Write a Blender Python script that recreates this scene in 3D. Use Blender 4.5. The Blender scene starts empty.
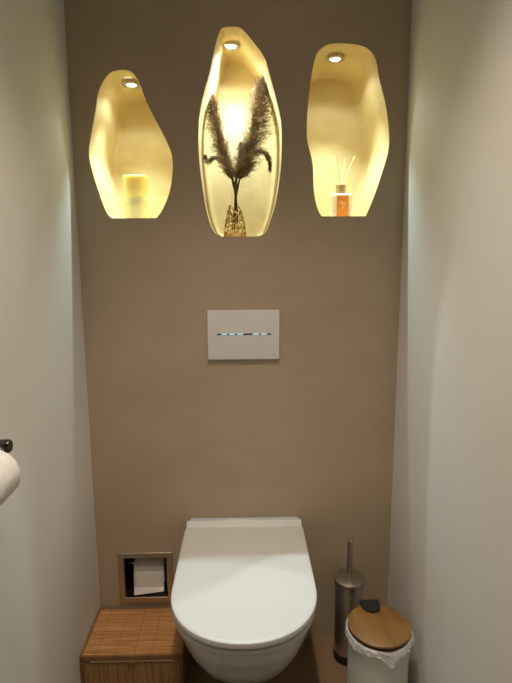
import bpy, bmesh, math, random
from mathutils import Vector, Matrix, noise
C = bpy.context.scene.collection
rnd = random.Random(7)
PI = math.pi

# ------------------------------------------------------------------ materials
def mat(name, col, rough=.5, metal=0., **k):
    m = bpy.data.materials.new(name); m.use_nodes = True
    b = m.node_tree.nodes['Principled BSDF']
    b.inputs['Base Color'].default_value = (*col, 1)
    b.inputs['Roughness'].default_value = rough
    b.inputs['Metallic'].default_value = metal
    for kk, v in k.items():
        b.inputs[kk.replace('_', ' ')].default_value = v
    return m

def nodes(m):
    return m.node_tree, m.node_tree.nodes['Principled BSDF']

def noisy(m, c1, c2, scale=4., detail=5., stretch=(1, 1, 1), bump=0., bscale=None, bdist=.002, lo=.35, hi=.65, distort=0.):
    """two-tone mottling in object space, with optional bump"""
    nt, b = nodes(m)
    tc = nt.nodes.new('ShaderNodeTexCoord'); mp = nt.nodes.new('ShaderNodeMapping')
    mp.inputs['Scale'].default_value = stretch
    nt.links.new(tc.outputs['Object'], mp.inputs['Vector'])
    n = nt.nodes.new('ShaderNodeTexNoise'); n.inputs['Scale'].default_value = scale
    n.inputs['Detail'].default_value = detail; n.inputs['Distortion'].default_value = distort
    nt.links.new(mp.outputs[0], n.inputs['Vector'])
    r = nt.nodes.new('ShaderNodeValToRGB')
    r.color_ramp.elements[0].position = lo; r.color_ramp.elements[0].color = (*c1, 1)
    r.color_ramp.elements[1].position = hi; r.color_ramp.elements[1].color = (*c2, 1)
    nt.links.new(n.outputs['Fac'], r.inputs[0]); nt.links.new(r.outputs[0], b.inputs['Base Color'])
    if bump:
        n2 = nt.nodes.new('ShaderNodeTexNoise'); n2.inputs['Scale'].default_value = bscale or scale
        n2.inputs['Detail'].default_value = 6
        nt.links.new(mp.outputs[0], n2.inputs['Vector'])
        bp = nt.nodes.new('ShaderNodeBump'); bp.inputs['Strength'].default_value = bump
        bp.inputs['Distance'].default_value = bdist
        nt.links.new(n2.outputs['Fac'], bp.inputs['Height']); nt.links.new(bp.outputs[0], b.inputs['Normal'])
    return m

def emit(name, col, strength):
    m = bpy.data.materials.new(name); m.use_nodes = True
    nt = m.node_tree; nt.nodes.clear()
    e = nt.nodes.new('ShaderNodeEmission'); o = nt.nodes.new('ShaderNodeOutputMaterial')
    e.inputs[0].default_value = (*col, 1); e.inputs[1].default_value = strength
    nt.links.new(e.outputs[0], o.inputs[0]); return m

M = {}
M['taupe'] = noisy(mat('taupe_microcement', (.3, .22, .15), .62), (.42, .335, .235), (.48, .385, .275), 3.2, 7, (1, 1, 1.4), .12, 28, .0015, .3, .7, .4)
M['paint'] = noisy(mat('white_paint', (.6, .57, .53), .75), (.675, .668, .65), (.705, .698, .68), 2., 3, bump=.05, bscale=140, bdist=.0006)
M['niche'] = noisy(mat('cream_lime_plaster', (.8, .7, .42), .8), (.60, .455, .215), (.67, .52, .265), 9, 6, (1, 1, 1.6), .22, 22, .0022, .35, .65, .8)
M['ceil'] = mat('ceiling_paint', (.55, .52, .48), .8)
M['caulk'] = mat('corner_sealant', (.62, .62, .60), .6)
# floor: beige tiles, 60 cm, thin grout
m = noisy(mat('beige_floor', (.4, .28, .18), .45), (.20, .128, .07), (.235, .155, .088), 5, 6, bump=.05, bscale=60)
nt, b = nodes(m); br = nt.nodes.new('ShaderNodeTexBrick'); tc = nt.nodes.new('ShaderNodeTexCoord')
br.offset = 0; br.inputs['Scale'].default_value = 1; br.inputs['Brick Width'].default_value = .6; br.inputs['Row Height'].default_value = .6
br.inputs['Mortar Size'].default_value = .0015
br.inputs['Mortar'].default_value = (.3, .22, .15, 1)
src = b.inputs['Base Color'].links[0].from_socket
nt.links.new(tc.outputs['Object'], br.inputs['Vector']); nt.links.new(src, br.inputs['Color1']); nt.links.new(src, br.inputs['Color2'])
nt.links.new(br.outputs['Color'], b.inputs['Base Color'])
M['floor'] = m
M['ceramic'] = mat('white_ceramic', (.52, .58, .66), .12, Coat_Weight=.3)
M['lid'] = mat('white_duroplast', (.59, .60, .60), .4)
M['gap'] = mat('gap_shade_grey', (.12, .12, .125), .6)  # dark tone for the shade in the gap under the lid
M['plate'] = mat('white_glass_plate', (.74, .735, .735), .3)
M['slot'] = mat('black_slot', (.006, .006, .006), .3)
M['led'] = emit('led_segment', (.50, .70, .72), .8)
M['logo'] = mat('grey_print', (.16, .15, .14), .5)
M['steel'] = mat('brushed_steel', (.52, .485, .44), .32, 1.)
M['chrome'] = mat('chrome', (.75, .74, .72), .12, 1.)
M['dark_chrome'] = mat('black_chrome', (.09, .085, .08), .16, 1.)
M['frame'] = mat('satin_steel_frame', (.50, .46, .40), .25, 1.)
M['black'] = mat('black_plastic', (.008, .008, .009), .45)
M['recess'] = mat('dark_recess', (.01, .01, .011), .5)
M['paper'] = noisy(mat('tissue_paper', (.74, .72, .70), .9), (.72, .70, .68), (.78, .76, .74), 60, 3, bump=.35, bscale=110, bdist=.0015)
M['card'] = mat('cardboard', (.35, .25, .16), .85)
M['bin'] = mat('pale_grey_lacquer', (.62, .66, .63), .38)
m = mat('thin_bag_film', (.82, .83, .83), .32); nt, b = nodes(m)
b.inputs['Alpha'].default_value = .62
M['bag'] = m
M['lens'] = emit('lamp_lens', (1, .97, .9), 28)
M['lens2'] = emit('ceiling_lamp_lens', (1, .86, .7), 20)

def wood(name, ca, cb, scale, stretch, rough=.42):
    m = noisy(mat(name, ca, rough), ca, cb, scale, 6, stretch, .08, scale, .0006, .3, .7, .6)
    return m
M['bamboo_lid'] = wood('bamboo_board', (.155, .068, .014), (.25, .118, .026), 22, (1.6, .22, 1))
M['collar'] = wood('pale_wood', (.45, .29, .13), (.56, .38, .19), 40, (1, 1, .15), .6)
M['box_edge'] = wood('bamboo_edge', (.19, .095, .035), (.27, .145, .055), 30, (1, 1, .2), .5)

def slats(name, axis, w, c1, c2, seam_axis=None, seams=()):
    """thin bamboo slats across axis, colour per slat, dark joints; stitched seams at given positions"""
    m = mat(name, c1, .42); nt, b = nodes(m); L = nt.links
    tc = nt.nodes.new('ShaderNodeTexCoord'); sx = nt.nodes.new('ShaderNodeSeparateXYZ'); L.new(tc.outputs['Object'], sx.inputs[0])
    def mth(op, a, v=None):
        n = nt.nodes.new('ShaderNodeMath'); n.operation = op
        L.new(a, n.inputs[0])
        if v is not None:
            if hasattr(v, 'links'): L.new(v, n.inputs[1])
            else: n.inputs[1].default_value = v
        return n.outputs[0]
    q = mth('DIVIDE', sx.outputs[axis], w); fl = mth('FLOOR', q); fr = mth('FRACT', q)
    # stave tone changes along its length too
    cb = nt.nodes.new('ShaderNodeCombineXYZ'); L.new(fl, cb.inputs[0])
    other = sx.outputs['XYZ'.index('Y' if axis == 0 else 'X')] if axis != 0 else sx.outputs[2]
    oo = mth('MULTIPLY', other, 4.); L.new(oo, cb.inputs[1])
    wn = nt.nodes.new('ShaderNodeTexNoise'); wn.inputs['Scale'].default_value = 1.37; wn.inputs['Detail'].default_value = 2
    L.new(cb.outputs[0], wn.inputs['Vector'])
    r = nt.nodes.new('ShaderNodeValToRGB'); r.color_ramp.elements[0].color = (*c1, 1); r.color_ramp.elements[1].color = (*c2, 1)
    r.color_ramp.elements[0].position = .3; r.color_ramp.elements[1].position = .7
    L.new(wn.outputs['Fac'], r.inputs[0])
    g = mth('LESS_THAN', fr, .16)
    mix = nt.nodes.new('ShaderNodeMix'); mix.data_type = 'RGBA'; mix.blend_type = 'MULTIPLY'
    g2 = mth('MULTIPLY', g, .8); L.new(g2, mix.inputs[0]); L.new(r.outputs[0], mix.inputs[6]); mix.inputs[7].default_value = (.45, .38, .3, 1)
    out = mix.outputs[2]
    if seams:
        tot = None
        for s in seams:
            d = mth('SUBTRACT', sx.outputs[seam_axis], s); d = mth('ABSOLUTE', d); d = mth('LESS_THAN', d, .0011)
            tot = d if tot is None else mth('MAXIMUM', tot, d)
        t2 = mth('MULTIPLY', tot, .6)
        mx = nt.nodes.new('ShaderNodeMix'); mx.data_type = 'RGBA'; mx.blend_type = 'MULTIPLY'
        L.new(t2, mx.inputs[0]); L.new(out, mx.inputs[6]); mx.inputs[7].default_value = (.5, .38, .26, 1); out = mx.outputs[2]
    L.new(out, b.inputs['Base Color'])
    bp = nt.nodes.new('ShaderNodeBump'); bp.inputs['Strength'].default_value = .4; bp.inputs['Distance'].default_value = .0008
    inv = mth('SUBTRACT', fr, .5); inv = mth('ABSOLUTE', inv); inv = mth('MULTIPLY', inv, -1.)
    L.new(inv, bp.inputs['Height']); L.new(bp.outputs[0], b.inputs['Normal'])
    return m
M['box_top'] = slats('bamboo_slats_lid', 1, .0052, (.37, .175, .058), (.62, .34, .135), 0, (-.106, -.048, .006, .058))
M['box_front'] = slats('bamboo_slats_front', 0, .0052, (.22, .115, .045), (.46, .28, .125))
# candle wax, dried grass, glass
M['wax'] = mat('honey_wax', (.96, .82, .40), .5, Subsurface_Weight=.8, Subsurface_Scale=.02, Subsurface_Radius=(1., .75, .2))
M['wick'] = mat('wick', (.8, .72, .5), .9)
M['holder'] = mat('cream_stoneware', (.98, .90, .60), .35, Subsurface_Weight=.5, Subsurface_Scale=.02)
m = noisy(mat('dried_grass', (.16, .1, .05), .85), (.18, .098, .036), (.38, .235, .105), 30, 3)
nodes(m)[1].inputs['Sheen Weight'].default_value = .1
M['grass'] = m
M['stem'] = mat('dark_dry_stem', (.10, .065, .03), .7)
M['reed'] = mat('rattan_reed', (.86, .8, .56), .7)
M['bottle'] = mat('frosted_bottle', (.97, .96, .84), .2, Subsurface_Weight=1., Subsurface_Scale=.04)
M['label'] = mat('orange_label', (.85, .30, .06), .55)
M['ink'] = mat('white_ink', (.9, .82, .7), .6)
m = mat('clear_glass', (1, .98, .92), .03, Transmission_Weight=1., IOR=1.15); M['glass'] = m
m = noisy(mat('amber_relief', (.6, .34, .08), .35), (.70, .42, .13), (.88, .60, .26), 60, 3)
nodes(m)[1].inputs['Metallic'].default_value = .0
M['amber'] = m

# ------------------------------------------------------------------ helpers
def obj(name, bm, m, parent=None, smooth=True, recalc=True, angle=35):
    if recalc: bmesh.ops.recalc_face_normals(bm, faces=bm.faces[:])
    me = bpy.data.meshes.new(name); bm.to_mesh(me); bm.free()
    for x in (m if isinstance(m, (list, tuple)) else [m]): me.materials.append(x)
    if smooth:
        me.polygons.foreach_set('use_smooth', [True] * len(me.polygons))
        me.set_sharp_from_angle(angle=math.radians(angle))
    o = bpy.data.objects.new(name, me); C.objects.link(o)
    if parent: o.parent = parent
    return o
def tag(o, label, cat, group=None, kind=None):
    o['label'] = label; o['category'] = cat
    if group: o['group'] = group
    if kind: o['kind'] = kind
    return o
def thing(name, label, cat, loc=(0, 0, 0), rz=0, group=None):
    o = bpy.data.objects.new(name, None); C.objects.link(o); o.empty_display_size = .05
    o.location = loc; o.rotation_euler.z = rz
    return tag(o, label, cat, group)
def struct(o, label=None):
    o['kind'] = 'structure'
    if label: o['label'] = label
    return o
def box(bm, x0, x1, y0, y1, z0, z1, bev=0, seg=2):
    r = bmesh.ops.create_cube(bm, size=1)
    for v in r['verts']:
        v.co = Vector((x0 + (v.co.x + .5) * (x1 - x0), y0 + (v.co.y + .5) * (y1 - y0), z0 + (v.co.z + .5) * (z1 - z0)))
    if bev:
        es = list({e for v in r['verts'] for e in v.link_edges})
        bmesh.ops.bevel(bm, geom=es, offset=bev, segments=seg, affect='EDGES', profile=.6)
    return bm
def loft(bm, rings, cap0=True, cap1=True, closed=True):
    R = [[bm.verts.new(p) for p in ring] for ring in rings]
    n = len(R[0])
    for a, b_ in zip(R, R[1:]):
        for i in range(n if closed else n - 1):
            j = (i + 1) % n
            try: bm.faces.new((a[i], a[j], b_[j], b_[i]))
            except ValueError: pass
    if cap0: bm.faces.new(R[0][::-1])
    if cap1: bm.faces.new(R[-1])
    return R
def lathe(bm, prof, seg=48, c=(0, 0, 0), cap=True):
    rings = [[(c[0] + r * math.cos(2 * PI * i / seg), c[1] + r * math.sin(2 * PI * i / seg), c[2] + z) for i in range(seg)] for r, z in prof]
    loft(bm, rings, cap, cap); return bm
def tube(bm, pts, rad, seg=8, cap=True):
    pts = [Vector(p) for p in pts]; rings = []
    up = Vector((0.13, .31, 1)).normalized()
    for i, p in enumerate(pts):
        t = (pts[min(i + 1, len(pts) - 1)] - pts[max(i - 1, 0)]).normalized()
        a = t.cross(up)
        if a.length < 1e-3: a = t.cross(Vector((1, 0, 0)))
        a.normalize(); b_ = t.cross(a).normalized(); r = rad[i] if isinstance(rad, (list, tuple)) else rad
        rings.append([p + a * r * math.cos(2 * PI * k / seg) + b_ * r * math.sin(2 * PI * k / seg) for k in range(seg)])
    loft(bm, rings, cap, cap); return bm
def smooth_closed(pts, n=96):
    """Catmull-Rom resample of a closed outline"""
    out = []; N = len(pts)
    for i in range(N):
        p0, p1, p2, p3 = (Vector(pts[(i + k - 1) % N]) for k in range(4))
        seg = max(2, round(n / N))
        for s in range(seg):
            t = s / seg
            out.append(.5 * ((2 * p1) + (p2 - p0) * t + (2 * p0 - 5 * p1 + 4 * p2 - p3) * t * t + (3 * p1 - p0 - 3 * p2 + p3) * t ** 3))
    return out
def text_mesh(body, size, depth, name, m, parent, loc, rot):
    cu = bpy.data.curves.new(name, 'FONT'); cu.body = body; cu.size = size; cu.extrude = depth; cu.align_x = 'CENTER'; cu.align_y = 'CENTER'
    t = bpy.data.objects.new(name + '_src', cu); C.objects.link(t)
    bpy.context.view_layer.update()
    me = bpy.data.meshes.new_from_object(t.evaluated_get(bpy.context.evaluated_depsgraph_get()))
    bpy.data.objects.remove(t); me.name = name; me.materials.clear(); me.materials.append(m)
    o = bpy.data.objects.new(name, me); C.objects.link(o); o.parent = parent; o.location = loc; o.rotation_euler = rot
    return o

# ------------------------------------------------------------------ room
XL, XR, H, YB, YF = -.4942, .4760, 2.45, .36, -2.45
# organic niche outlines on the wall plane (x, z) in metres
NL = [(-0.3893, 1.3977), (-0.258, 1.3973), (-0.2373, 1.4265), (-0.2176, 1.4724), (-0.2071, 1.5284), (-0.2084, 1.5768), (-0.2269, 1.6248), (-0.2536, 1.6755), (-0.2784, 1.7291), (-0.2922, 1.7688), (-0.3086, 1.795), (-0.3256, 1.8041), (-0.3535, 1.8034), (-0.3763, 1.7949), (-0.3971, 1.7705), (-0.4114, 1.7388), (-0.421, 1.6922), (-0.4364, 1.6316), (-0.4455, 1.5839), (-0.4415, 1.5426), (-0.4238, 1.4729), (-0.4051, 1.4163)]
NC = [(-0.0656, 1.3427), (0.039, 1.3434), (0.0623, 1.3536), (0.0769, 1.3875), (0.0942, 1.4437), (0.1067, 1.5267), (0.111, 1.6029), (0.1086, 1.6673), (0.0939, 1.7307), (0.0744, 1.7983), (0.0606, 1.8395), (0.0333, 1.8751), (0.0034, 1.9078), (-0.0156, 1.9173), (-0.0538, 1.9152), (-0.0649, 1.9026), (-0.0764, 1.8696), (-0.0943, 1.798), (-0.1151, 1.7304), (-0.1276, 1.6672), (-0.1296, 1.5815), (-0.123, 1.4997), (-0.1105, 1.4163), (-0.0914, 1.3599)]
NR = [(0.2303, 1.401), (0.3616, 1.4005), (0.3817, 1.4495), (0.4027, 1.5129), (0.4228, 1.5911), (0.4206, 1.6527), (0.4076, 1.721), (0.3894, 1.7808), (0.3773, 1.8326), (0.3591, 1.8581), (0.331, 1.8712), (0.2796, 1.8761), (0.2403, 1.8723), (0.213, 1.854), (0.2015, 1.8247), (0.1926, 1.773), (0.1854, 1.7057), (0.184, 1.622), (0.201, 1.5524), (0.2061, 1.4738), (0.2167, 1.4259)]
def outline(pts):
    zf = (pts[0][1] + pts[1][1]) / 2; P = [Vector(p) for p in pts]; N = len(P); a, b_ = Vector((P[0].x, zf)), Vector((P[1].x, zf))
    out = [a.lerp(b_, k / 6) for k in range(6)]                 # straight shelf edge
    Q = [b_] + P[2:] + [a]; Q = [Q[0] * 2 - Q[1]] + Q + [Q[-1] * 2 - Q[-2]]
    for i in range(1, len(Q) - 2):
        for k in range(5):
            t = k / 5; p0, p1, p2, p3 = Q[i - 1:i + 3]
            out.append(.5 * ((2 * p1) + (p2 - p0) * t + (2 * p0 - 5 * p1 + 4 * p2 - p3) * t * t + (3 * p1 - p0 - 3 * p2 + p3) * t ** 3))
    return [(p.x, max(p.y, zf)) for p in out]
OUT = [outline(p) for p in (NL, NC, NR)]
# the box hole of the paper recess
PX0, PX1, PZ0, PZ1 = -.412, -.257, .160, .317
hole_p = [(PX0, PZ0), (PX1, PZ0), (PX1, PZ1), (PX0, PZ1)]

bm = bmesh.new()
outer = [(XL - .1, -.1), (XR + .1, -.1), (XR + .1, H + .1), (XL - .1, H + .1)]
edges = []; vouter = None
for k, lp in enumerate([outer] + OUT + [hole_p]):
    vs = [bm.verts.new((x, 0, z)) for x, z in lp]
    if k == 0: vouter = vs
    edges += [bm.edges.new((vs[i], vs[(i + 1) % len(vs)])) for i in range(len(vs))]
bmesh.ops.triangle_fill(bm, use_beauty=True, use_dissolve=False, edges=edges)
back = [bm.verts.new((v.co.x, YB, v.co.z)) for v in vouter]
for i in range(4):
    bm.faces.new((vouter[i], vouter[(i + 1) % 4], back[(i + 1) % 4], back[i]))
bm.faces.new(back)
wall = struct(obj('wall_back', bm, M['taupe'], smooth=False), 'taupe trowelled back wall with three lit organic niches')

ND = .25
def niche(out, label):
    cx = sum(p[0] for p in out) / len(out); cz = sum(p[1] for p in out) / len(out); zf = min(p[1] for p in out)
    bm = bmesh.new(); rings = []
    R_ = .03
    for y, ins in [(0, 0), (.004, .0), (.06, .001), (.12, .002), (.18, .004), (ND - .016, .005), (ND - .009, .0062), (ND - .004, .0085), (ND - .001, .0125), (ND, .018)]:
        ring = []
        n = len(out)
        for i, (x, z) in enumerate(out):
            a = Vector(out[(i - 2) % n]); b_ = Vector(out[(i + 2) % n]); t = (b_ - a).normalized(); nrm = Vector((-t.y, t.x))
            if nrm.dot(Vector((cx - x, cz - z))) < 0: nrm = -nrm
            px, pz = x + nrm.x * ins, z + nrm.y * ins
            if z <= zf + .003: px, pz = x + (cx - x) * ins * 3, zf     # the shelf stays level
            ring.append((px, y, max(pz, zf)))
        rings.append(ring)
    R = loft(bm, rings, False, False)
    e = bmesh.ops.triangle_fill(bm, use_beauty=True, edges=[bm.edges.get((R[-1][i], R[-1][(i + 1) % len(out)])) for i in range(len(out))])
    for f in bm.faces:                               # face the room
        pass
    o = obj('niche', bm, M['niche'], wall, angle=60); o['label'] = label
    return o
niche(OUT[0], 'left cream plaster niche holding the candle')
niche(OUT[1], 'tall middle cream plaster niche holding the dried grass')
niche(OUT[2], 'right cream plaster niche holding the reed diffuser')

def wallbox(name, b6, m, label=None):
    bm = bmesh.new(); box(bm, *b6); return struct(obj(name, bm, m, smooth=False), label)
wallbox('wall_left', (XL - .1, XL, YF, 0, 0, H), M['paint'], 'white painted left side wall')
wallbox('wall_right', (XR, XR + .1, YF, 0, 0, H), M['paint'], 'white painted right side wall')
wallbox('wall_front', (XL - .1, XR + .1, YF - .1, YF, 0, H), M['paint'], 'white wall behind the camera')
wallbox('floor', (XL - .1, XR + .1, YF - .1, 0, -.1, 0), M['floor'], 'beige floor')
wallbox('ceiling', (XL - .1, XR + .1, YF - .1, 0, H, H + .1), M['ceil'], 'pale ceiling')
for nm, x, s in (('trim_1', XL, 1), ('trim_2', XR, -1)):          # thin sealant bead in the wall corners
    bm = bmesh.new()
    loft(bm, [[(x, -.0001, z), (x + s * (.0022 + .0012 * noise.noise(Vector((0, 3 * s, z * 9)))), -.0001, z), (x, -.0035, z)] for z in [i * H / 60 for i in range(61)]])
    struct(obj(nm, bm, M['caulk']), 'thin pale sealant bead down the ' + ('left' if s > 0 else 'right') + ' corner')

# ------------------------------------------------------------------ niche spots and ceiling lamp
ENL = 1.; NARROW = 9.
def spot(x, y, z, tilt, energy, label, side=0, cone=112):
    t = thing('recessed_spotlight', label, 'spotlight', (x, y, z - .0005), 0, 'small round spotlights set in the niche tops')
    t.rotation_euler = (tilt, side, 0)
    bm = bmesh.new(); lathe(bm, [(.0275, 0.010), (.0275, -.003), (.025, -.0045), (.0195, -.004), (.0150, -.0005)], 40, cap=False)
    obj('trim_ring', bm, M['steel'], t)
    bm = bmesh.new(); lathe(bm, [(.0001, 0.0005), (.0001, -.0006), (.0150, -.0006), (.0150, .0005)], 32)
    obj('lens', bm, M['lens'], t)
    for en, ang, bl in ((energy * .8 if not cone < 90 else energy * .42, 140, .35), (energy * NARROW, cone, .9)):       # wide spill and the lens's main beam
        l = bpy.data.lights.new('niche_lamp', 'SPOT'); l.energy = en; l.color = (.80, 1, .97)
        l.spot_size = math.radians(ang); l.spot_blend = bl; l.shadow_soft_size = .006
        lo = bpy.data.objects.new('niche_lamp', l); C.objects.link(lo); lo.parent = t; lo.location = (0, 0, -.012)
    return t
spot(-.333, .086, 1.7930, 0, ENL * 1.8, 'round spotlight in the top of the left niche, above the candle', 0, 84)
spot(-.035, .118, 1.9125, 0, ENL * 1.9, 'round spotlight in the top of the tall middle niche, above the pampas grass', 0)
spot(.2765, .088, 1.8670, 0, ENL * 2.1, 'round spotlight in the top of the right niche, above the reed diffuser', 0, 84)

def ceiling_lamp(x, y, energy, label, size=.05, ang=100, blend=.8):
    t = thing('ceiling_downlight', label, 'ceiling light', (x, y, H), 0, 'ceiling downlights')
    bm = bmesh.new(); lathe(bm, [(.048, 0), (.048, -.004), (.036, -.006), (.034, -.001)], 40, cap=False); obj('trim_ring', bm, M['steel'], t)
    bm = bmesh.new(); lathe(bm, [(.0001, -.0005), (.0001, -.002), (.034, -.002), (.034, -.0005)], 32); obj('lens', bm, M['lens2'], t)
    l = bpy.data.lights.new('ceiling_lamp', 'SPOT'); l.energy = energy; l.color = (1, .83, .655); l.spot_size = math.radians(ang); l.spot_blend = blend; l.shadow_soft_size = size
    lo = bpy.data.objects.new('ceiling_lamp', l); C.objects.link(lo); lo.parent = t; lo.location = (0, 0, -.05)
    return t
ceiling_lamp(0, -.70, 68, 'recessed downlight in the ceiling above the toilet', .03, 80, 1.)
ceiling_lamp(-.10, -1.15, 22, 'unseen downlight added in the ceiling as broad fill for the upper walls', .04, 118, 1.)  # added fill lamp, unseen, lifts the ambient light high on the walls

# ------------------------------------------------------------------ flush plate
t = thing('flush_plate', 'white rectangular toilet flush plate with a row of lit dashes on the taupe wall', 'flush plate', (-.0049, 0, 1.048))
bm = bmesh.new(); box(bm, -.1095, .1095, -.0105, 0, -.0757, .0757, .0025, 3); obj('panel', bm, M['plate'], t)
def sx_(u): return -.081 + (u - 34) / 436 * .165
bm = bmesh.new(); box(bm, sx_(34), sx_(470), -.0112, -.010, .0010, .0048); obj('slot', bm, M['slot'], t)
for a, b_ in ((68, 117), (133, 180), (196, 245), (323, 372), (388, 437)):
    bm = bmesh.new(); box(bm, sx_(a), sx_(b_), -.0119, -.0111, .0004, .0055); o = obj('light_segment', bm, M['led'], t); o['label'] = 'pale blue lit dash'
text_mesh('tece', .0062, .0002, 'logo', M['logo'], t, (.093, -.0107, -.0615), (PI / 2, 0, 0))

# ------------------------------------------------------------------ toilet
TX = -.0085
def dring(w, y0, yf, z, yb=0., wb=None, n=44, ex=2.15):
    """D outline: straight sides from yb to y0, rounded front reaching yf"""
    wb = w if wb is None else wb; pts = [(-wb, yb, z)]
    for k in range(1, 7): s = k / 7; pts.append((-(wb + (w - wb) * (s ** .8)), yb + (y0 - yb) * s, z))
    for k in range(n + 1):
        a = PI * k / n; c, s = math.cos(a), math.sin(a)
        pts.append((-w * math.copysign(abs(c) ** (2 / ex), c), y0 + (yf - y0) * abs(s) ** (2 / ex), z))
    for k in range(6, 0, -1): s = k / 7; pts.append(((wb + (w - wb) * (s ** .8)), yb + (y0 - yb) * s, z))
    pts.append((wb, yb, z)); return pts
t = thing('toilet', 'white wall-hung toilet with its lid closed, under the flush plate', 'toilet', (TX, 0, 0))
bm = bmesh.new()
lv = [(.075, .110, -.11, -.225), (.10, .124, -.12, -.272), (.14, .138, -.14, -.328), (.18, .150, -.17, -.380), (.22, .1595, -.20, -.424), (.26, .167, -.23, -.459), (.30, .173, -.26, -.487), (.34, .1775, -.29, -.505), (.37, .1830, -.31, -.522), (.388, .1850, -.33, -.5265), (.394, .1835, -.33, -.524)]
loft(bm, [[(x, y, z) for x, y, z in dring(w, y0, yf, z)] for z, w, y0, yf in lv])
obj('bowl', bm, M['ceramic'], t)
bm = bmesh.new(); box(bm, -.175, .177, -.016, 0, .385, .4465, .004, 3); obj('rear_ledge', bm, M['ceramic'], t)
for z0, z1 in ((.4075, .4130),):
    bm = bmesh.new(); loft(bm, [dring(.1815, -.335, -.5265, z, -.03) for z in (z0, z1)]); obj('shade_strip', bm, M['gap'], t)  # dark strip standing in for the shade between seat and lid
bm = bmesh.new()
loft(bm, [dring(w, -.335, yf, z, -.02) for z, w, yf in ((.3938, .1850, -.5275), (.3995, .1860, -.5300), (.4065, .1862, -.5305), (.4078, .184, -.528))]); obj('seat', bm, M['lid'], t)
bm = bmesh.new()
LR = [(.4130, .1870, -.5320), (.4140, .1885, -.5340), (.4240, .1890, -.5350), (.4275, .1878, -.5335), (.4295, .1845, -.530), (.4300, .179, -.524), (.4304, .12, -.45), (.4306, .05, -.37)]
loft(bm, [dring(w, -.335 if w > .16 else -.30, yf, z, -.038) for z, w, yf in LR]); obj('lid', bm, M['lid'], t)
bm = bmesh.new()
prof = [(-.0165, .398), (-.0165, .444), (-.0185, .447), (-.023, .4475), (-.0255, .446), (-.030, .4385), (-.036, .4335), (-.0435, .4312), (-.0435, .412), (-.03, .398)]
loft(bm, [[(x * s_, y, z if s_ == 1 else z - .001) for y, z in prof] for x, s_ in ((-.1835, 1), (.1835, 1))])
obj('hinge_cover', bm, M['lid'], t, angle=50)

# ------------------------------------------------------------------ recessed paper holder with roll
t = thing('recessed_paper_holder', 'square steel framed paper recess in the wall above the bamboo box', 'paper holder', (-.3345, 0, .239))
bm = bmesh.new()
fo, fi = .0885, .0700
rings = [[(sx * a, y, sz * (b_)) for sx, sz in ((-1, -1), (1, -1), (1, 1), (-1, 1))] for a, b_, y in
         ((fo, .0900, 0), (fo, .0900, -.004), (fo - .0015, .0885, -.0055), (fi + .0015, .0720, -.0055), (fi, .0705, -.004), (fi, .0705, .02))]
for r_ in rings:                                   # opening sits a touch above the frame's middle
    pass
loft(bm, rings, False, False); fr = obj('frame', bm, M['frame'], t, smooth=False)
bm = bmesh.new(); box(bm, -.0735, .0735, .004, .150, -.0735, .0735)
f = min(bm.faces, key=lambda f: f.calc_center_median().y); bmesh.ops.delete(bm, geom=[f], context='FACES_ONLY')
obj('inner_box', bm, M['recess'], t, smooth=False)
bm = bmesh.new(); tube(bm, [(-.073, .068, .0105), (.073, .068, .0105)], .006, 12); obj('roller', bm, M['steel'], t)

def roll_mesh(r, ri, w, flap):
    """toilet roll along +X from -w/2..w/2 with a loose end given as extra (y,z) points"""
    bm = bmesh.new(); n = 56
    prof = []
    for k in range(n): a = 2 * PI * k / n; prof.append((math.cos(a), math.sin(a)))
    xs = [(-w / 2, ri), (-w / 2, r - .002), (-w / 2 + .0015, r)] + [(-w / 2 + .0015 + (w - .003) * k / 10, r) for k in range(1, 10)] + [(w / 2 - .0015, r), (w / 2, r - .002), (w / 2, ri)]
    rings = []
    for x, rr in xs:
        rings.append([(x, c * (rr + (noise.noise(Vector((x * 40, c * 3, s * 3))) * .0012 if rr > ri else 0)), s * (rr + (noise.noise(Vector((x * 40, c * 3, s * 3))) * .0012 if rr > ri else 0))) for c, s in prof])
    loft(bm, rings + [rings[0]], False, False)
    bmesh.ops.remove_doubles(bm, verts=bm.verts[:], dist=1e-5)
    return bm
r1 = thing('toilet_roll', 'white toilet roll with a folded loose end inside the steel framed recess', 'toilet roll', (-.3285, .068, .2495 - .0125), 0)
bm = roll_mesh(.053, .0185, .100, None); obj('paper', bm, M['paper'], r1)
bm = bmesh.new(); lathe(bm, [(.0183, -.05), (.0183, .05), (.0175, .05), (.0175, -.05), (.0183, -.05)], 32, cap=False)
bmesh.ops.rotate(bm, cent=(0, 0, 0), matrix=Matrix.Rotation(PI / 2, 3, 'Y'), verts=bm.verts[:]); obj('core', bm, M['card'], r1)
# loose sheet: hangs off the front of the roll, folded up once at a slant
bm = bmesh.new()
G = 20; rows = []
for k in range(G + 1):
    row = []
    for i in range(9):
        u = i / 8; x = -.050 + .100 * u; zend = -.0610 + .012 * u
        if k <= 10:
            an = math.radians(75 - 7.5 * k); z = .0545 * math.sin(an); y = -.0545 * math.cos(an)
        else:
            s = (k - 10) / 10; z = zend * s; y = -.0545 - .0035 * s - .0008 * math.sin(u * 6 + s * 2)
        row.append((x, y, z))
    rows.append(row)
V = [[bm.verts.new(p) for p in r_] for r_ in rows]
for a in range(G):
    for i in range(8): bm.faces.new((V[a][i], V[a][i + 1], V[a + 1][i + 1], V[a + 1][i]))
o = obj('loose_sheet', bm, M['paper'], r1); sm = o.modifiers.new('thickness', 'SOLIDIFY'); sm.thickness = .0006
bm = bmesh.new()                                   # the pale turned-up flap catching the light
q = [(-.0485, -.0700, -.0615), (.0505, -.0690, -.0500), (.0505, -.0590, -.0425), (-.0485, -.0590, -.0415)]
q2 = [(x, y - .0010, z) for x, y, z in q]
a = [bm.verts.new(p) for p in q]; b2 = [bm.verts.new(p) for p in q2]
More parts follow.
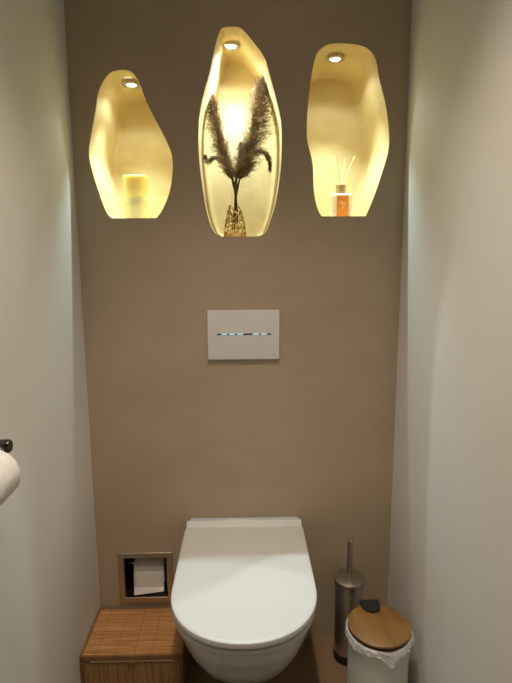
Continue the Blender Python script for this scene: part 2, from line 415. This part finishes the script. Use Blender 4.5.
bm.faces.new(a[::-1]); bm.faces.new(b2)
for i in range(4): bm.faces.new((a[i], a[(i + 1) % 4], b2[(i + 1) % 4], b2[i]))
obj('folded_flap', bm, M['paper'], r1, smooth=False)

# ------------------------------------------------------------------ bamboo box
bx0, bx1, by0, by1 = -.4925, -.191, -.2165, -.0065
t = thing('bamboo_box', 'low bamboo slat box with hinged lid on the floor left of the toilet', 'box', ((bx0 + bx1) / 2, (by0 + by1) / 2, 0))
w, d = (bx1 - bx0) / 2, (by1 - by0) / 2
bm = bmesh.new(); box(bm, -w + .004, w - .004, -d + .004, d - .002, .0, .112, .002, 1); obj('body', bm, M['box_front'], t, smooth=False)
for x in (-w, w - .012):
    bm = bmesh.new(); box(bm, x, x + .012, -d + .0005, -d + .012, 0, .1125, .0015, 1)
    obj('corner_post', bm, M['box_edge'], t, smooth=False)
bm = bmesh.new(); box(bm, -w + .007, w - .007, -d + .005, d - .005, .1155, .1315, 0); obj('lid', bm, M['box_top'], t, smooth=False)
bm = bmesh.new()
box(bm, -w, -w + .008, -d, d, .1155, .1325, .002, 2); box(bm, w - .008, w, -d, d, .1155, .1325, .002, 2)
box(bm, -w + .008, w - .008, -d, -d + .0065, .1155, .1325, .002, 2); box(bm, -w + .008, w - .008, d - .006, d, .1155, .1325, .002, 2)
obj('lid_frame', bm, M['box_edge'], t, smooth=False)
bm = bmesh.new(); box(bm, -w + .03, w - .03, -d + .001, -d + .004, .1115, .1160, 0); o = obj('front_strip', bm, M['chrome'], t, smooth=False); o['label'] = 'thin metal strip under the lid'
bm = bmesh.new(); box(bm, -.012, .012, -d - .003, -d + .002, .1085, .1165, .001, 1); obj('pull_tab', bm, M['box_edge'], t, smooth=False)

# ------------------------------------------------------------------ toilet brush
t = thing('toilet_brush', 'brushed steel toilet brush holder with upright handle in the right corner', 'toilet brush', (.323, -.083, 0))
bm = bmesh.new(); lathe(bm, [(.041, 0), (.0445, .003), (.0455, .010), (.0455, .026), (.0435, .029)], 48); o = obj('base', bm, M['black'], t); o['label'] = 'black plastic base'
bm = bmesh.new(); lathe(bm, [(.0425, .028), (.0440, .030), (.0440, .262), (.0430, .265)], 64); obj('canister', bm, M['steel'], t)
bm = bmesh.new(); lathe(bm, [(.0440, .266), (.0470, .267), (.0475, .270), (.0475, .276), (.0465, .279), (.044, .2805), (.020, .2815), (.0085, .2820)], 64); obj('cover_disc', bm, M['steel'], t)
bm = bmesh.new(); lathe(bm, [(.0085, .280), (.0085, .404), (.0080, .409), (.0065, .411)], 24); obj('handle', bm, M['steel'], t)
bm = bmesh.new(); tube(bm, [(-.018, .040, .262), (-.018, .0485, .270), (-.018, .050, .285), (-.019, .048, .294), (-.020, .043, .2965), (-.0205, .040, .2955)], [.002, .002, .002, .002, .003, .0022], 8); obj('hanging_hook', bm, M['chrome'], t)

# ------------------------------------------------------------------ pedal bin
BX, BY, BR = .3605, -.3015, .083
t = thing('pedal_bin', 'pale grey round bin with bamboo lid against the right wall', 'bin', (BX, BY, 0), math.radians(4))
bm = bmesh.new(); lathe(bm, [(BR - .004, .006), (BR - .001, .008), (BR - .001, .262), (BR - .002, .268), (BR - .006, .268), (BR - .006, .02)], 72); obj('body', bm, M['bin'], t)
bm = bmesh.new(); lathe(bm, [(BR - .002, 0), (BR, .001), (BR, .010), (BR - .003, .011)], 64); obj('foot_ring', bm, M['black'], t)
bm = bmesh.new(); box(bm, -.018, .018, -BR - .026, -BR + .01, .006, .011, .002, 2); obj('pedal', bm, M['black'], t)
bm = bmesh.new(); lathe(bm, [(.0815, .2780), (.0840, .2788), (.0850, .2800), (.0850, .2850), (.0838, .2865), (.0815, .2872)], 80); o = obj('lid', bm, M['bamboo_lid'], t)
hing = bmesh.new()                                  # rounded black hinge tab lapping over the lid
pts = [(-.027, BR + .012), (-.029, BR + .004)] + [(-.027 * math.cos(a) , BR - .010 - .030 * math.sin(a)) for a in [PI * k / 16 for k in range(17)]] + [(.029, BR + .004), (.027, BR + .012)]
loft(hing, [[(x * s_, y, z) for x, y in pts] for z, s_ in ((.2873, 1), (.2905, 1), (.292, .95))]); obj('hinge_tab', hing, M['black'], t)
bm = bmesh.new(); box(bm, -.024, .024, BR - .0005, BR + .013, .235, .290, .003, 2); obj('hinge_block', bm, M['black'], t)
# bin liner folded over the rim
N = 150; rings = []
for j, (dr, z) in enumerate([(-.008, .262), (-.004, .2705), (.000, .273), (.003, .2715), (.0040, .268), (.0048, .264), (.0055, .260), (.006, .2555)]):
    ring = []
    for i in range(N):
        a = 2 * PI * i / N
        v = Vector((math.cos(a) * 3, math.sin(a) * 3, j * .35)); s = j / 7
        dd = dr + (.0028 * abs(noise.noise(v * 2.3)) + .0014 * abs(noise.noise(v * 6))) * (s > .2) * (1 + s)
        fold = max(0, 1 - abs(((a + PI / 2 - .12 + PI) % (2 * PI)) - PI) / .34)
        fold2 = max(0, 1 - abs(((a + PI / 2 - 1.35 + PI) % (2 * PI)) - PI) / .30)
        drop = s * (-.004 * noise.noise(v * .8) * 2 - .024 * fold ** 1.1 - .010 * fold2) + (.012 * s if math.sin(a) > .3 else 0)
        dd += .006 * fold2 * s + .002 * fold * s
        rr = BR + dd
        ring.append((rr * math.cos(a), rr * math.sin(a), z + drop * 1.0))
    rings.append(ring)
bm = bmesh.new(); loft(bm, rings, False, False)
lin = tag(obj('bin_liner', bm, M['bag'], None), 'thin white plastic bag folded over the rim of the grey bin', 'bin bag')
lin.location = (BX, BY, 0); lin.rotation_euler.z = 0

# ------------------------------------------------------------------ wall paper holder + roll at the left edge
AX, AZ = -.4345, .948
RX, RZ = -.4450, .9215
t = thing('wall_paper_holder', 'chrome toilet paper holder arm fixed to the left wall', 'paper holder', (XL, 0, AZ))
k_ = AX - XL; kr = RX - XL; dz_ = RZ - AZ
bm = bmesh.new()
tube(bm, [(k_, -.668, 0), (k_ - .002, -.674, -.004), (kr, -.678, -.008), (kr, -.679, dz_ + .012), (kr, -.684, dz_ + .002), (kr, -.695, dz_), (kr, -.80, dz_), (kr, -.812, dz_)], .0065, 16); obj('arm', bm, M['chrome'], t)
bm = bmesh.new(); tube(bm, [(.002, -.665, 0), (k_ - .012, -.665, 0), (k_ - .008, -.665, 0), (k_ + .006, -.665, 0), (k_ + .009, -.665, 0)], [.0085, .0085, .0125, .0125, .0108], 28); obj('wall_post', bm, M['dark_chrome'], t)
bm = bmesh.new(); tube(bm, [(0, -.665, 0), (.005, -.665, 0), (.007, -.665, 0)], [.022, .022, .019], 32); obj('wall_rosette', bm, M['chrome'], t)
r2 = thing('toilet_roll', 'white toilet roll hanging on the chrome arm at the left wall', 'toilet roll', (RX, -.742, RZ - .0135), PI / 2)
obj('paper', roll_mesh(.047, .0200, .098, None), M['paper'], r2)
bm = bmesh.new(); lathe(bm, [(.0198, -.049), (.0198, .049), (.0188, .049), (.0188, -.049), (.0198, -.049)], 32, cap=False)
bmesh.ops.rotate(bm, cent=(0, 0, 0), matrix=Matrix.Rotation(PI / 2, 3, 'Y'), verts=bm.verts[:]); obj('core', bm, M['card'], r2)

# ------------------------------------------------------------------ candle
cx, cy, cz = -.3355, .105, 1.3975
hd = tag(obj('candle_holder', lathe(bmesh.new(), [(.034, 0), (.0375, .002), (.0385, .012), (.0385, .040), (.0365, .049), (.031, .058), (.0272, .0625), (.0285, .0665), (.030, .0675)], 56), M['holder']),
         'round shouldered cream pedestal under the candle in the left niche', 'candle holder'); hd.location = (cx, cy, cz)
t = thing('pillar_candle', 'honey yellow pillar candle on the cream pedestal in the left niche', 'candle', (cx, cy, cz + .0675))
bm = bmesh.new(); lathe(bm, [(.0285, 0), (.0315, .003), (.0350, .013), (.0378, .028), (.0392, .046), (.0395, .062), (.0385, .066), (.0355, .0672), (.031, .0655), (.010, .0648)], 56); obj('wax_body', bm, M['wax'], t)
bm = bmesh.new(); tube(bm, [(0, 0, .0645), (.0006, 0, .0695), (.0015, 0, .0720)], .0012, 8); obj('wick', bm, M['wick'], t)

# ------------------------------------------------------------------ vase and pampas grass
vx, vy, vz = -.0295, .105, 1.3432
t = thing('glass_vase', 'small conical glass vase with amber openwork in the tall middle niche', 'vase', (vx, vy, vz))
bm = bmesh.new()
lathe(bm, [(.030, 0), (.0345, .002), (.0335, .008), (.0285, .050), (.0190, .085), (.0105, .112), (.0085, .125), (.0100, .132), (.0085, .132), (.0070, .125), (.0090, .112), (.0175, .085), (.0270, .050), (.031, .010), (.029, .006)], 48)
obj('glass_body', bm, M['glass'], t)
bm = bmesh.new(); lathe(bm, [(.0335, .0005), (.0352, .003), (.0348, .010), (.0325, .0145), (.0305, .015), (.0300, .0115)], 40, cap=False); obj('amber_foot', bm, M['amber'], t)
bm = bmesh.new(); vr = random.Random(3)
def vrad(z): 
    pr = [(.012, .0335), (.050, .0292), (.085, .0198), (.112, .0112)]
    for (z0, r0), (z1, r1_) in zip(pr, pr[1:]):
        if z <= z1: return r0 + (r1_ - r0) * (z - z0) / (z1 - z0)
    return .011
for k in range(12):
    a0 = 2 * PI * k / 12; pts = []; top = .072 + .028 * vr.random(); ph = vr.random() * 6
    for s in range(13):
        z = .012 + (top - .012) * s / 12; a = a0 + .30 * math.sin(s * 1.05 + ph)
        r_ = vrad(z) + .0008; pts.append((r_ * math.cos(a), r_ * math.sin(a), z))
    tube(bm, pts, [.0017 + .0007 * math.sin(q_ * 2.1) for q_ in range(13)], 6)
    bmesh.ops.create_icosphere(bm, subdivisions=1, radius=.0034, matrix=Matrix.Translation(pts[-1]))
for k in range(46):
    z = .016 + .070 * vr.random() ** 1.2; a = vr.random() * 2 * PI; r_ = vrad(z) + .001
    bmesh.ops.create_icosphere(bm, subdivisions=1, radius=.0015 + .0022 * vr.random(), matrix=Matrix.Translation((r_ * math.cos(a), r_ * math.sin(a), z)))
obj('amber_openwork', bm, M['amber'], t)

def bez(P, n):
    """smooth curve through the points P"""
    P = [Vector(p) for p in P]; out = []
    Q = [P[0] * 2 - P[1]] + P + [P[-1] * 2 - P[-2]]
    for i in range(1, len(Q) - 2):
        for s in range(n):
            t_ = s / n; p0, p1, p2, p3 = Q[i - 1:i + 3]
            out.append(.5 * ((2 * p1) + (p2 - p0) * t_ + (2 * p0 - 5 * p1 + 4 * p2 - p3) * t_ ** 2 + (3 * p1 - p0 - 3 * p2 + p3) * t_ ** 3))
    out.append(P[-1]); return out
def ribbon(bm, pts, w0, side):
    pr = None; n = len(pts)
    for i, p in enumerate(pts):
        w_ = w0 * (1 - .8 * i / (n - 1)); a = bm.verts.new(p - side * w_); b_ = bm.verts.new(p + side * w_)
        if pr: bm.faces.new((pr[0], pr[1], b_, a))
        pr = (a, b_)
def span(z):
    """left and right wall of the middle niche at height z"""
    xs = []; o_ = OUT[1]
    for i in range(len(o_)):
        (xa, za), (xb, zb) = o_[i], o_[(i + 1) % len(o_)]
        if (za - z) * (zb - z) <= 0 and abs(za - zb) > 1e-9: xs.append(xa + (xb - xa) * (z - za) / (zb - za))
    return (min(xs), max(xs)) if xs else (-.06, .03)
def pampas(spine, i0, n, length, width, seed, label, bias=(0, 0, 0), dens=1., taper=.45):
    rg = random.Random(seed); pts = bez(spine, 10)
    t = thing('pampas_grass', label, 'dried grass', tuple(pts[0]), 0, 'pampas grass plumes in the glass vase')
    o0 = Vector(pts[0])
    bm = bmesh.new(); tube(bm, [p - o0 for p in pts], [.0018 + .0022 * math.exp(-((i - 16) / 6) ** 2) - .0012 * i / len(pts) for i in range(len(pts))], 6); obj('stem', bm, M['stem'], t)
    bm = bmesh.new(); L = len(pts) - 1; st = i0 * 10; bias = Vector(bias)
    for k in range(int(n * dens)):
        s = rg.random() ** 1.15; f = st + (L - st) * s; i = min(int(f), L - 1); p = pts[i].lerp(pts[i + 1], f - i)
        tan = (pts[i + 1] - pts[i]).normalized()
        out = Vector((rg.gauss(0, 1), rg.gauss(0, .75), rg.gauss(0, .35))).normalized()
        env = (.45 + .55 * math.sin(PI * min(1, (s * .85 + .10)))) * (1 - taper * s * s)
        ln = length * env * (.55 + .6 * rg.random())
        d = (tan * .85 + out * width * (.5 + .5 * rg.random()) + bias).normalized()
        br_ = []; q = p.copy(); steps = 7
        for j in range(steps + 1):
            br_.append(q.copy()); q = q + d * (ln / steps)
            d = (d + Vector((0, 0, -.07 * j * .6)) + Vector((rg.gauss(0, .05), rg.gauss(0, .05), 0)) + bias * .10).normalized()
        for b_ in br_:                                # keep inside the niche
            b_.y = min(max(b_.y, .02), .232)
            b_.z = min(b_.z, 1.885); xa, xb = span(b_.z); b_.x = min(max(b_.x, xa + .006), xb - .006)
        side = d.cross(Vector((rg.gauss(0, 1), rg.gauss(0, 1), rg.gauss(0, 1)))).normalized()
        ribbon(bm, [b_ - o0 for b_ in br_], .00055, side)
        for h in range(16):
            j = 1 + rg.randrange(steps - 1); q0 = br_[j] - o0; dd = (br_[j + 1] - br_[j]).normalized()
            e = (dd * .8 + Vector((rg.gauss(0, .55), rg.gauss(0, .55), rg.gauss(0, .4) - .18))).normalized(); hl = .0055 + .007 * rg.random()
            e2 = (e + Vector((0, 0, -.4))).normalized()
            xa, xb = span(min(q0.z + o0.z, 1.9)); tipx = (q0 + (e + e2) * hl * .5).x + o0.x
            if tipx < xa + .004 or tipx > xb - .004: continue
            ribbon(bm, [q0, q0 + e * hl * .5, q0 + (e + e2) * hl * .5], .00042, e.cross(Vector((rg.gauss(0, 1), rg.gauss(0, 1), rg.gauss(0, 1)))).normalized())
    obj('plume', bm, M['grass'], t, recalc=False, smooth=False)
    return t
S0 = (vx, vy, vz + .018)
# main left plume, main right plume, a low one in front of each, and the two drooping tails
pampas([(-.020, .108, 1.368), (-.024, .106, 1.46), (-.036, .104, 1.52), (-.055, .112, 1.585), (-.074, .12, 1.65), (-.087, .124, 1.715), (-.095, .126, 1.762)], 2, 900, .070, .62, 1, 'brown pampas plume leaning left in the tall niche', (-.10, 0, 0), 1., .45)
pampas([(-.038, .104, 1.368), (-.026, .105, 1.46), (-.014, .104, 1.52), (.012, .112, 1.60), (.034, .12, 1.68), (.047, .124, 1.75), (.056, .126, 1.803)], 2, 1500, .092, .72, 2, 'tallest brown pampas plume leaning right in the tall niche', (.16, 0, 0), 1., .35)
pampas([(-.032, .098, 1.368), (-.028, .098, 1.46), (-.022, .096, 1.52), (-.004, .092, 1.565), (.028, .09, 1.60), (.058, .09, 1.603), (.078, .092, 1.580), (.082, .094, 1.550)], 2, 210, .042, .5, 4, 'pampas plume drooping in a hook to the right in the tall niche', (.02, 0, -.1), 1., .75)
pampas([(-.026, .112, 1.368), (-.027, .108, 1.46), (-.034, .100, 1.52), (-.052, .09, 1.562), (-.078, .088, 1.582), (-.104, .09, 1.578), (-.117, .092, 1.588)], 2, 150, .036, .45, 5, 'pampas plume drooping low to the left in the tall niche', (-.02, 0, 0), 1., .8)
pampas([(-.032, .114, 1.368), (-.028, .112, 1.46), (-.026, .112, 1.52), (-.014, .124, 1.56), (-.008, .132, 1.60), (-.004, .136, 1.63)], 2, 300, .046, .6, 6, 'shortest upright pampas plume between the left and right ones', (0, 0, 0), 1., .6)

# ------------------------------------------------------------------ reed diffuser
dx, dy, dz = .3055, .112, 1.4008
t = thing('reed_diffuser', 'square glass reed diffuser with orange label in the right niche', 'reed diffuser', (dx, dy, dz), math.radians(3))
bm = bmesh.new(); box(bm, -.0325, .0325, -.0225, .0225, 0, .0770, .006, 4); obj('bottle', bm, M['bottle'], t)
bm = bmesh.new(); lathe(bm, [(.010, .075), (.010, .0805)], 24); obj('neck', bm, M['bottle'], t)
bm = bmesh.new(); lathe(bm, [(.0152, .0795), (.0160, .0805), (.0160, .1040), (.0150, .1050), (.0055, .1050), (.0055, .098)], 40); obj('wooden_collar', bm, M['collar'], t)
bm = bmesh.new(); box(bm, -.0165, .0205, -.0231, -.0222, .007, .0700); lb = obj('label', bm, M['label'], t, smooth=False); lb['label'] = 'orange paper label'
text_mesh('Nu', .0150, .0002, 'label_lettering', M['ink'], lb, (.002, -.0234, .0480), (PI / 2, 0, 0))
text_mesh('di', .0150, .0002, 'label_lettering', M['ink'], lb, (.002, -.0234, .0340), (PI / 2, 0, 0))
for k, (x0, y0, x1, y1, z1, lab) in enumerate(((-.003, .002, -.0215, .004, .186, 'leftmost reed'), (-.001, -.002, -.0150, -.006, .180, 'second reed from the left'), (.001, .002, .0140, .008, .1785, 'third reed from the left'), (.003, -.001, .0405, -.002, .182, 'rightmost reed, leaning out furthest'))):
    bm = bmesh.new(); tube(bm, [(0, 0, 0), (x1 - x0, y1 - y0, z1 - .0935)], .0013, 8)
    o = tag(obj('diffuser_reed', bm, M['reed']), 'thin pale ' + lab + ' in the diffuser bottle', 'reed', 'reeds in the diffuser')
    o.location = (dx + x0, dy + y0, dz + .1015)

# ------------------------------------------------------------------ camera, world, view
cam = bpy.data.cameras.new('camera'); co = bpy.data.objects.new('camera', cam); C.objects.link(co)
yaw, pit, rol = 0.02134144, 0.1628542, -0.00520538
cyw, syw, cp, sp = math.cos(yaw), math.sin(yaw), math.cos(pit), math.sin(pit)
fwd = Vector((syw * cp, cyw * cp, -sp)); right = Vector((cyw, -syw, 0)); up = right.cross(fwd)
r_ = right * math.cos(rol) + up * math.sin(rol); u_ = -right * math.sin(rol) + up * math.cos(rol)
co.matrix_world = Matrix.Translation((0, -1.55798, 1.28228)) @ Matrix((r_, u_, -fwd)).transposed().to_4x4()
cam.sensor_fit = 'VERTICAL'; cam.sensor_height = 34.6; cam.lens = 34.6 * 513 / 683; cam.clip_start = .02
sc = bpy.context.scene; sc.camera = co
w = bpy.data.worlds.new('world'); sc.world = w; w.use_nodes = True
w.node_tree.nodes['Background'].inputs[0].default_value = (1, .9, .8, 1); w.node_tree.nodes['Background'].inputs[1].default_value = .02
sc.view_settings.view_transform = 'Standard'; sc.view_settings.look = 'None'; sc.view_settings.gamma = 1
sc.view_settings.use_curve_mapping = False; sc.view_settings.exposure = 0
